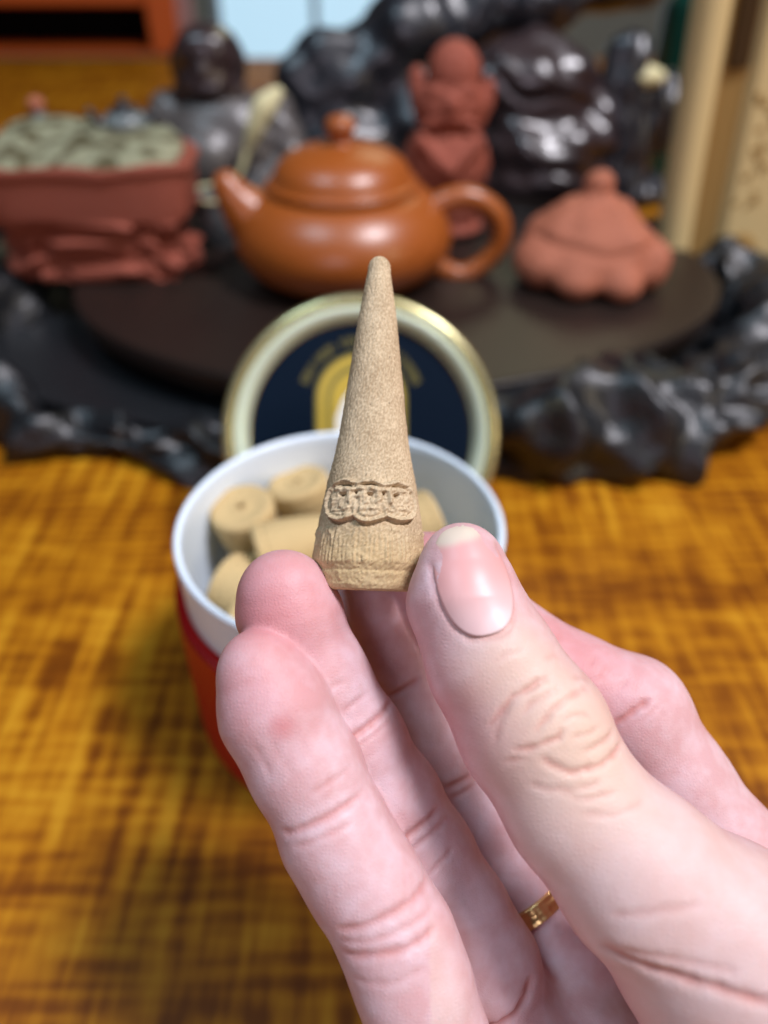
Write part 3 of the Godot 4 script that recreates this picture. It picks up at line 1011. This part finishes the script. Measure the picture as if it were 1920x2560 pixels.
func chains() -> Array:
	# joints from tip to root: x, y, z, radius (mm)
	return [
		[[12.7, 3.8, 7.0, 5.3], [13.1, -1.0, 7.6, 7.2], [16.7, -9.4, 9.5, 8.2], [21.8, -17.7, 11.0, 9.2], [26.9, -27.0, 13.0, 8.8], [34.6, -35.2, 15.0, 10.2], [44.7, -44.3, 15.0, 13.0], [55.1, -59.1, 13.0, 16.0]],
		[[7.9, 0.6, -12.0, 6.6], [12.0, -0.8, -12.0, 7.6], [17.9, -7.5, -12.0, 7.4], [24.7, -12.7, -12.0, 7.4], [32.5, -17.1, -11.0, 8.0], [41.0, -21.2, -10.0, 8.8], [47.6, -31.8, -9.0, 8.4], [54.8, -42.9, -8.0, 9.3], [62.4, -55.0, -9.0, 10.5]],
		[[0.1, 1.5, -14.0, 6.3], [1.2, -4.2, -15.0, 7.2], [3.9, -12.0, -16.0, 7.4], [8.1, -19.9, -17.0, 7.3], [12.5, -29.5, -18.0, 7.8], [17.1, -38.8, -18.0, 7.8], [24.1, -50.5, -18.0, 8.2], [31.7, -61.6, -17.0, 8.8], [40.6, -75.6, -16.0, 10.0]],
		[[-12.0, -0.3, 3.0, 5.6], [-11.3, -3.5, 2.5, 6.8], [-7.0, -13.7, 1.0, 6.9], [-2.0, -22.6, 0.0, 6.8], [3.0, -31.7, -1.0, 7.3], [7.8, -39.7, -1.5, 7.1], [12.8, -49.1, -2.0, 7.7], [16.6, -56.6, -2.0, 8.3], [20.0, -66.0, -9.0, 8.0]],
		[[-14.2, -10.8, 9.0, 5.9], [-12.4, -15.6, 9.0, 6.9], [-8.3, -23.6, 9.0, 6.8], [-4.1, -32.1, 9.5, 6.75], [-0.3, -38.0, 10.0, 6.95], [4.1, -45.3, 11.0, 7.1], [6.3, -51.1, 11.5, 7.0], [8.4, -59.3, 11.0, 7.3], [12.0, -72.3, 9.0, 8.6]],
	]


func creases() -> Array:
	# finger (1 thumb ... 5 little), half width, depth, then the line's points x, y (mm)
	return [
		[1, 0.33, 0.30, [14.4, -16.1, 16.4, -13.3, 17.9, -11.6, 21.0, -10.0, 23.0, -9.5]],
		[1, 0.31, 0.26, [19.9, -16.1, 20.8, -14.8, 22.4, -13.0, 24.4, -11.9, 26.9, -11.2, 28.2, -11.7]],
		[1, 0.33, 0.30, [16.9, -17.7, 18.8, -17.6, 21.0, -16.9, 23.0, -16.0, 23.8, -14.8]],
		[1, 0.35, 0.34, [20.5, -17.9, 22.1, -19.3, 24.2, -20.1, 27.9, -19.5, 30.7, -18.5, 32.3, -17.8]],
		[1, 0.31, 0.24, [25.5, -17.8, 27.7, -17.4, 30.1, -16.7, 31.0, -16.1]],
		[1, 0.30, 0.18, [18.3, -14.2, 19.9, -12.3, 21.9, -11.4, 24.1, -10.6]],
		[1, 0.30, 0.16, [18.8, -21.7, 21.6, -22.2, 24.9, -21.9, 28.2, -21.1]],
		[1, 0.27, 0.14, [23.2, -14.5, 24.9, -13.7, 26.6, -13.9, 27.7, -15.0]],
		[1, 0.27, 0.16, [23.8, -16.1, 26.0, -16.1, 28.8, -15.3]],
		[1, 0.27, 0.10, [15.0, -7.9, 17.2, -6.8, 19.9, -6.2]],
		[1, 0.50, 0.14, [27.6, -35.5, 33.0, -33.9, 38.4, -33.3]],
		[1, 0.60, 0.42, [27.0, -39.6, 32.7, -41.2, 38.9, -41.7, 45.0, -42.7]],
		[1, 0.50, 0.16, [27.1, -39.3, 33.0, -39.3, 41.6, -39.8]],
		[1, 0.30, 0.16, [16.1, -20.0, 17.7, -18.9, 19.9, -18.5]],
		[1, 0.30, 0.14, [24.9, -9.8, 27.1, -10.1, 28.8, -11.2]],
		[1, 0.30, 0.14, [22.1, -22.2, 26.0, -23.0, 30.4, -22.2]],
		[1, 0.30, 0.12, [24.4, -24.4, 29.3, -24.7, 33.7, -23.6]],
		[1, 0.30, 0.12, [21.6, -7.9, 23.5, -7.3, 25.2, -7.9]],
		[1, 0.30, 0.12, [15.3, -18.3, 15.8, -15.6, 17.2, -12.8, 19.4, -10.6]],
		[2, 0.50, 0.50, [34.4, -22.5, 36.7, -20.2, 38.8, -18.4, 41.6, -16.7]],
		[2, 0.40, 0.20, [27.7, -9.3, 30.3, -7.9]],
		[2, 0.35, 0.14, [35.8, -16.4, 39.2, -13.7]],
		[2, 0.35, 0.14, [33.7, -15.0, 37.1, -11.6]],
		[2, 0.35, 0.12, [32.4, -13.0, 35.1, -10.2]],
		[2, 0.35, 0.12, [39.2, -20.5, 43.3, -17.1]],
		[3, 0.50, 0.45, [2.3, -18.7, 4.5, -17.7, 8.4, -15.1]],
		[3, 0.50, 0.40, [11.0, -33.4, 13.6, -32.2, 16.8, -30.7]],
		[3, 0.40, 0.25, [12.1, -35.0, 17.5, -32.2]],
		[4, 0.42, 0.16, [-5.8, -13.1, -2.4, -12.3]],
		[4, 0.42, 0.24, [-3.6, -16.7, -2.1, -15.5, 0.4, -14.3]],
		[4, 0.50, 0.48, [-3.0, -20.5, -0.5, -19.0, 2.0, -17.5, 3.6, -16.1]],
		[4, 0.35, 0.18, [-2.1, -21.3, 0.8, -19.9, 3.6, -18.0]],
		[4, 0.50, 0.42, [4.2, -34.5, 7.4, -32.6, 10.6, -30.8]],
		[4, 0.40, 0.26, [5.5, -35.9, 8.7, -34.0, 11.8, -32.6]],
		[4, 0.35, 0.20, [7.8, -39.6, 10.0, -37.7, 12.6, -35.7]],
		[6, 0.60, 0.80, [13.9, -60.0, 16.0, -59.9, 18.1, -59.6, 20.6, -58.3, 22.1, -56.3, 23.1, -53.9]],
		[5, 0.40, 0.18, [-7.3, -24.5, -5.1, -23.5, -1.6, -21.8]],
		[5, 0.50, 0.42, [-10.9, -30.1, -7.4, -28.5, -4.0, -26.9, 0.0, -25.2]],
		[5, 0.40, 0.20, [-9.4, -31.4, -5.1, -29.4, -1.1, -27.9]],
		[5, 0.50, 0.36, [-3.9, -41.3, 0.1, -39.8, 4.0, -38.4, 8.8, -36.7]],
		[5, 0.50, 0.40, [-3.3, -44.4, 0.6, -43.3, 5.1, -42.3, 9.4, -40.9]],
		[5, 0.35, 0.20, [-3.6, -42.6, 0.6, -41.6, 5.7, -40.1, 9.1, -38.9]],
		[5, 0.35, 0.10, [-14.2, -17.6, -11.3, -23.3]],
		[5, 0.35, 0.08, [-12.2, -17.0, -8.5, -22.7]],
		[5, 0.40, 0.14, [-2.1, -47.0, 3.4, -46.2, 7.9, -44.5]],
	]


func hand_field() -> Field:
	var f := Field.new()
	f.k_in = 3.0
	f.k_root = 4.0
	f.k_out = 0.7
	# palm and wrist
	f.bone(0, Vector3(12, -75, 6), Vector3(45, -125, -5), 11, 13)
	f.bone(0, Vector3(21, -70, -1), Vector3(50, -125, -6), 10, 13)
	f.bone(0, Vector3(40, -76, -15), Vector3(55, -125, -10), 11, 13)
	f.bone(0, Vector3(62, -58, -10), Vector3(64, -122, -8), 11, 13)
	f.bone(0, Vector3(53, -60, 8), Vector3(60, -112, 0), 15, 15)
	f.bone(0, Vector3(28.5, -68.5, -8.5), Vector3(38, -77, -3), 7.6, 10)
	f.bone(0, Vector3(22, -76, -3), Vector3(34, -84, -1), 9, 10)
	f.bone(0, Vector3(56, -125, -6), Vector3(78, -190, -22), 24, 25, Vector3(1, 1, 1.2))
	var c := chains()
	for i in 5:
		for k in c[i].size() - 1:
			var p: Array = c[i][k]
			var q: Array = c[i][k + 1]
			f.bone(i + 1, Vector3(p[0], p[1], p[2]), Vector3(q[0], q[1], q[2]), p[3], q[3])
	return f


func hand() -> void:
	var t := thing("hand", CONE_AT, "pale right hand holding up the cone between thumb and fingertips", "hand")
	t.rotation_degrees.x = -39.0
	var f := hand_field()
	var lines := []
	for c in creases():
		var pts := PackedVector2Array()
		for k in range(0, c[3].size(), 2):
			pts.append(Vector2(c[3][k], c[3][k + 1]))
		var box := Rect2(pts[0], Vector2.ZERO)
		for p in pts:
			box = box.expand(p)
		lines.append([c[0], c[1], c[2] * (1.0 if c[0] == 1 else 0.85), pts, box.grow(3.0)])
	# the fold of skin round the thumb nail
	var nail_out := PackedVector2Array()
	for a in range(-20, 201, 10):
		nail_out.append(nail_at(deg_to_rad(180.0 + a), 1.05))
	var nb := Rect2(nail_out[0], Vector2.ZERO)
	for p in nail_out:
		nb = nb.expand(p)
	lines.append([1, 0.4, 0.2, nail_out, nb.grow(3.0)])
	var wob := noise(71, 0.5)
	var soft := noise(72, 0.06)
	var mott := noise(73, 0.22, FastNoiseLite.TYPE_SIMPLEX_SMOOTH, 2)
	var r := f.nets(0.44, 8)
	var v: PackedVector3Array = r[0]
	var idx: PackedInt32Array = r[1]
	var n := normals_of(v, idx)
	var col := PackedColorArray()
	var warm := Color(0.585, 0.345, 0.355)
	var pink := Color(0.56, 0.19, 0.20)
	var pale := Color(0.67, 0.48, 0.52)
	var beige := Color(0.65, 0.47, 0.36)
	var deep := Color(0.46, 0.15, 0.12)
	for i in v.size():
		var p := v[i]
		var move := soft.get_noise_3dv(p) * 0.3
		var dark := 0.0
		var who := -1
		if n[i].z > -0.2 and p.y > -66.0:
			var q := Vector2(p.x, p.y)
			for l in lines:
				if not l[4].has_point(q):
					continue
				if who < 0:
					who = f.nearest_group(p)
				if who != l[0] and not (l[0] == 6 and (who == 4 or who == 0)):
					continue
				var pts: PackedVector2Array = l[3]
				var best := 1e6
				var along := 0.0
				for k in pts.size() - 1:
					var c := Geometry2D.get_closest_point_to_segment(q, pts[k], pts[k + 1])
					var d := q.distance_squared_to(c)
					if d < best:
						best = d
						along = minf(c.distance_to(pts[0]), c.distance_to(pts[-1]))
				best = sqrt(best) + wob.get_noise_3dv(p) * 0.18
				var fade := smoothstep(0.0, 1.6, along) if l[3].size() < 20 else 1.0
				fade *= smoothstep(-0.1, 0.35, n[i].z)
				var w: float = l[1]
				var e := exp(-best * best / (w * w))
				move += l[2] * fade * (0.12 * exp(-pow((best - 2.6 * w) / (1.7 * w), 2.0)) - e)
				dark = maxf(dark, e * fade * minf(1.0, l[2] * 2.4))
		# the flush of the skin: rosy tips, beige knuckle, mottling
		var c := warm.lerp(pale, clampf(0.35 + mott.get_noise_3dv(p) * 0.55 + mott.get_noise_3dv(p * 3.1) * 0.25 + soft.get_noise_3dv(p * 1.7) * 0.4, 0.0, 1.0))
		var tip := maxf(exp(-p.distance_squared_to(Vector3(-13, -3, 6)) / 90.0), exp(-p.distance_squared_to(Vector3(13, 3, -6)) / 60.0))
		tip = maxf(tip, 0.55 * exp(-p.distance_squared_to(Vector3(-13, -12, 14)) / 60.0))
		tip = maxf(tip, 0.8 * exp(-p.distance_squared_to(Vector3(-10.6, -16.0, 16)) / 5.0))
		tip = maxf(tip, 0.75 * exp(-p.distance_squared_to(Vector3(30, -12, -4)) / 120.0))
		tip = maxf(tip, 0.5 * exp(-pow(Vector2(p.x - 13, p.y + 16).length() / 7.0, 2.0)) * smoothstep(2.0, 8.0, p.z))
		if p.z > 13.0 and p.x > 8.0:
			c = c.lerp(Color(0.67, 0.50, 0.44), 0.5 * smoothstep(13.0, 20.0, p.z))
		c = c.lerp(pink, clampf(tip * 0.85, 0.0, 1.0))
		c = c.lerp(beige, 0.8 * exp(-p.distance_squared_to(Vector3(26, -17, 20)) / 90.0))
		c = c.lerp(beige, 0.55 * exp(-p.distance_squared_to(Vector3(19, -8, 18)) / 40.0))
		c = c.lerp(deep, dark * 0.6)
		col.append(Color(c.r, c.g, c.b, 1.0))
		v[i] = p + n[i] * move
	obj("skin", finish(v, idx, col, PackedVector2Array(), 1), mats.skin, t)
	# thumb nail, laid on the thumb
	var only := PackedInt32Array()
	for i in f.a.size():
		if f.g[i] == 1:
			only.append(i)
	var nu := 48
	var nv := 22
	var nv_col := PackedColorArray()
	var verts := PackedVector3Array()
	for j in nv:
		var s := float(j) / (nv - 1)
		for i in nu:
			var a := TAU * i / nu
			var q := nail_at(a, s)
			var z := 26.0
			for k in 40:
				var d := f.at(Vector3(q.x, q.y, z), only)
				z -= d * 0.9
				if d < 0.01:
					break
			z = maxf(z, 5.0)
			var lift := 0.36 * (1.0 - pow(s, 4.0)) - 0.08
			var up := nail_uv(q)
			lift += 0.4 * smoothstep(0.5, 1.0, up.y)
			verts.append(Vector3(q.x, q.y, z + lift))
			var c := Color(0.66, 0.34, 0.33).lerp(Color(0.70, 0.46, 0.46), smoothstep(0.2, -0.7, up.y))
			c = c.lerp(Color(0.64, 0.54, 0.45), smoothstep(0.62, 0.80, up.y + 0.22 * up.x * up.x * -1.0 + 0.1 * absf(up.x)))
			c = c.lerp(Color(0.74, 0.57, 0.57), 0.7 * smoothstep(0.50, 0.30, Vector2(up.x * 0.75 - 0.25, up.y + 0.98).length()))
			nv_col.append(c)
	var ni := PackedInt32Array()
	for j in nv - 1:
		for i in nu:
			var a := j * nu + i
			var b := j * nu + (i + 1) % nu
			ni.append_array([a, b + nu, b, a, a + nu, b + nu])
	var under := verts.size()
	for j in nv:
		for i in nu:
			verts.append(verts[j * nu + i] - Vector3(0, 0, 0.35))
			nv_col.append(nv_col[j * nu + i])
	for j in nv - 1:
		for i in nu:
			var a := under + j * nu + i
			var b := under + j * nu + (i + 1) % nu
			ni.append_array([a, b, b + nu, a, b + nu, a + nu])
	for i in nu:
		var a := (nv - 1) * nu + i
		var b := (nv - 1) * nu + (i + 1) % nu
		ni.append_array([a, under + a, under + b, a, under + b, b])
	obj("thumb_nail", finish(verts, ni, nv_col), mats.nail, t)
	# the ring on the middle finger
	var ring := thing("finger_ring", CONE_AT + Vector3(0, cos(deg_to_rad(39.0)), -sin(deg_to_rad(39.0))) * 0.0, "thin engraved gold ring on the middle finger, in the shade of the thumb", "ring")
	ring.rotation_degrees.x = -39.0
	var o := obj("band", lathe(spline([Vector2(8.25, -1.4), Vector2(8.9, -1.5), Vector2(9.15, -1.2), Vector2(9.2, 0), Vector2(9.15, 1.2), Vector2(8.9, 1.5), Vector2(8.25, 1.4), Vector2(8.15, 0), Vector2(8.25, -1.4)], 4), 140, func(p: Vector3, a: float) -> Vector3:
		var e := 0.12 * sin(a * 26.0 + p.y * 2.2) * sin(a * 26.0 - p.y * 2.2)
		return p + Vector3(cos(a), 0, sin(a)) * (e if Vector2(p.x, p.z).length() > 9.0 else 0.0)), mats.gold, ring, Vector3(26.0, -53.3, -17.7))
	var axis := Vector3(-7.6, 11.1, -1.0).normalized()
	var bx := axis.cross(Vector3(0, 0, 1)).normalized()
	o.basis = Basis(bx, axis, bx.cross(axis))


func nail_at(a: float, s: float) -> Vector2:
	# a squared oval, s = 0 middle, 1 rim; its length runs down the thumb
	var c := cos(a)
	var d := sin(a)
	var x := signf(c) * pow(absf(c), 0.72) * 4.75 * s
	var y := signf(d) * pow(absf(d), 0.85) * 7.0 * s
	if d < 0.0:
		y *= 0.95
		x *= 1.0 + 0.04 * d
	else:
		x *= 1.0 - 0.10 * d
	return Vector2(13.65, 1.9) + Vector2(x, y).rotated(deg_to_rad(15.5))


func nail_uv(q: Vector2) -> Vector2:
	var o := (q - Vector2(13.65, 1.9)).rotated(deg_to_rad(-15.5))
	return Vector2(o.x / 4.75, o.y / 7.0)


func held_cone() -> void:
	var t := thing("incense_cone", CONE_AT - Vector3(0, 0.62, -0.5), "tan pressed incense cone held upright, with a raised band of round seals", "incense cone")
	t.basis = Basis(Vector3.RIGHT, deg_to_rad(-39.0)) * Basis(Vector3.BACK, deg_to_rad(-1.9)) * Basis(Vector3.RIGHT, deg_to_rad(-5.8))
	var prof := [[0.0, 6.7], [0.25, 7.15], [0.8, 7.45], [1.6, 7.6], [2.3, 7.75], [2.7, 7.68], [3.1, 7.9], [3.8, 8.15], [4.8, 8.1], [6.5, 7.85], [9.7, 7.44], [12.0, 7.0], [15.1, 6.45], [18.5, 5.65], [21.8, 5.06], [25.0, 4.6], [28.5, 4.2], [33.0, 3.6], [38.5, 2.92], [42.0, 2.35], [45.2, 1.82], [46.6, 1.66], [47.3, 1.42], [47.8, 0.95], [48.0, 0.5], [48.05, 0.01]]
	var rows := PackedVector2Array()
	for i in prof.size() - 1:
		var h0: float = prof[i][0]
		var h1: float = prof[i + 1][0]
		var steps := maxi(2, int((h1 - h0) / (0.13 if h0 < 16.0 else 0.2)))
		for k in steps:
			var f := float(k) / steps
			rows.append(Vector2(lerpf(prof[i][1], prof[i + 1][1], f), lerpf(h0, h1, f) * 1.045))
	rows.append(Vector2(0.01, 48.05 * 1.045))
	for e in [6.0, 4.0, 2.0, 1.2]:
		rows.insert(0, Vector2(e, 0.05))
	rows.insert(0, Vector2(1.1, 3.0))
	rows.insert(0, Vector2(0.01, 3.2))
	var grain := noise(51, 1.9, FastNoiseLite.TYPE_SIMPLEX_SMOOTH, 2)
	var lump := noise(52, 0.35, FastNoiseLite.TYPE_SIMPLEX_SMOOTH, 2)
	var crack := noise(53, 0.55)
	var speck := noise(54, 1.1)
	var seg := 340
	var shape := func(i: int, j: int) -> Vector3:
		var a := TAU * i / seg
		var rad := rows[j].x
		var h := rows[j].y
		var out := Vector3(sin(a), 0, cos(a))
		var p := out * rad + Vector3(0, h, 0)
		if rad < 1.25 and h < 10.0:
			return p
		var d := grain.get_noise_3dv(p) * 0.10 + lump.get_noise_3dv(p) * 0.035
		var ang := a if a < PI else a - TAU
		d += seals(ang * 6.75, h + lump.get_noise_3dv(p * 0.7) * 0.25, p, lump, grain)
		if h < 9.5:
			d += petals(ang * 7.6, h, lump.get_noise_3dv(p))
			var low := smoothstep(9.0, 3.0, h)
			var c := absf(crack.get_noise_3d(p.x, p.y * 2.2, p.z))
			d -= 0.26 * low * smoothstep(0.035, 0.0, c) * smoothstep(-0.1, 0.3, lump.get_noise_3dv(p * 0.6))
			d += lump.get_noise_3dv(p * 1.9) * 0.12 * low
		return p + out * d * smoothstep(0.3, 1.6, rad)
	var tint := func(p: Vector3, i: int, j: int) -> Color:
		var f := clampf(0.5 + grain.get_noise_3dv(p * 1.3) * 0.75 + lump.get_noise_3dv(p * 0.5) * 0.35, 0.0, 1.0)
		var c := Color(0.36, 0.262, 0.16).lerp(Color(0.63, 0.50, 0.335), f)
		c = c.lerp(Color(0.54, 0.37, 0.16), smoothstep(12.0, 3.0, p.y) * 0.5)
		if speck.get_noise_3dv(p) > 0.90:
			c = c * 0.4
		c.a = 1.0
		return c
	obj("pressed_body", grid(seg, rows.size(), shape, true, 0, tint), mats.incense, t)


func box(o: Vector2, hw: float, hh: float, soft := 0.13) -> float:
	return smoothstep(soft, -soft, absf(o.x) - hw) * smoothstep(soft, -soft, absf(o.y) - hh)


func seals(u: float, h: float, p: Vector3, lump: FastNoiseLite, grain: FastNoiseLite) -> float:
	# three overlapping round seals in relief across the front: u along the girth, h up (mm)
	var q := Vector2(u, h - 12.4)
	var inside := -1e6
	for c in [-3.85, 0.0, 3.85]:
		inside = maxf(inside, (3.0 if c != 0.0 else 3.1) - q.distance_to(Vector2(c, 0.0 if c != 0.0 else -0.1)))
	inside = maxf(inside, minf(2.3 - absf(q.y - 0.3), 5.0 - absf(q.x)))
	if inside < -0.7:
		return 0.0
	var d := 0.62 * smoothstep(-0.05, 0.14, inside) - 0.3 * exp(-pow((inside + 0.2) / 0.16, 2.0)) * smoothstep(0.3, -1.6, q.y)
	d += 0.26 * exp(-pow((inside - 0.30) / 0.2, 2.0))
	d -= 0.22 * exp(-pow((inside - 0.78) / 0.14, 2.0))
	for c in [-3.75, 0.0, 3.75]:
		var o := q - Vector2(c, 0.25)
		var m := maxf(absf(o.x), absf(o.y) * 0.9)
		d += 0.22 * exp(-pow((m - 1.25) / 0.17, 2.0)) * smoothstep(-0.35, 0.2, lump.get_noise_3dv(p * 1.4))
		d -= 0.22 * exp(-pow((m - 1.68) / 0.12, 2.0)) * smoothstep(-0.3, 0.25, lump.get_noise_3dv(p * 1.1))
	# a raised bar over short upright strokes, square pits between them, cut lines above and below
	d += 0.20 * box(q - Vector2(0, 1.52), 5.0, 0.2)
	for c in [-2.85, -0.92, 0.84, 2.45]:
		d += 0.20 * box(q - Vector2(c, 0.55), 0.24, 0.9)
	for c in [[-3.76, 0.66, 0.46, 0.24], [-1.9, 1.0, 0.2, 0.24], [-0.05, 0.7, 0.42, 0.24], [1.7, 1.0, 0.22, 0.26], [3.4, 0.75, 0.4, 0.26]]:
		var o := q - Vector2(c[0], c[1])
		d -= 0.75 * box(o, c[2] * clampf(0.75 + o.y * 1.2, 0.1, 1.0), c[3], 0.1)
	for c in [[-3.5, 2.05, 0.72], [-0.1, 2.2, 0.8], [3.6, 2.05, 0.78]]:
		d -= 0.45 * box(q - Vector2(c[0], c[1] - 0.1 * pow(q.x - c[0], 2.0)), c[2], 0.1, 0.09)
	for c in [[-3.8, -1.1, 0.95], [0.0, -0.7, 0.5], [3.9, -0.9, 0.62]]:
		d -= 0.2 * box(q - Vector2(c[0], c[1]), c[2], 0.12, 0.16)
	for c in [-6.0, 5.8]:
		d -= 0.3 * box(q - Vector2(c, 0.75), 0.1, 0.75, 0.1)
	for c in [-1.9, 1.9]:
		d -= 0.2 * box(q - Vector2(c, 0.1), 0.3, 0.08, 0.1)
		d -= 0.2 * exp(-pow((absf(q.x - c * 1.0) - 0.35 * (q.y + 2.6)) / 0.16, 2.0)) * smoothstep(-0.3, -0.8, q.y)
	return d + (lump.get_noise_3dv(p * 2.6) * 0.24 + grain.get_noise_3dv(p * 0.8) * 0.06) * smoothstep(0.0, 0.4, inside)


func petals(u: float, h: float, n: float) -> float:
	# a worn row of lotus petals, finely fluted, under the seals
	var y := (h - 6.2) / 2.4
	if absf(y) > 1.3:
		return 0.0
	var x := fposmod(u, 2.6) - 1.3
	var arch := Vector2(x / 1.2, maxf(y, 0.0) * 0.9).length()
	var f := 0.16 * exp(-pow((arch - 0.85) / 0.14, 2.0)) + 0.10 * exp(-pow((arch - 0.45) / 0.12, 2.0)) + 0.05 * sin(u * 9.0)
	return f * (0.7 + n * 1.4) * smoothstep(1.3, 0.9, absf(y))
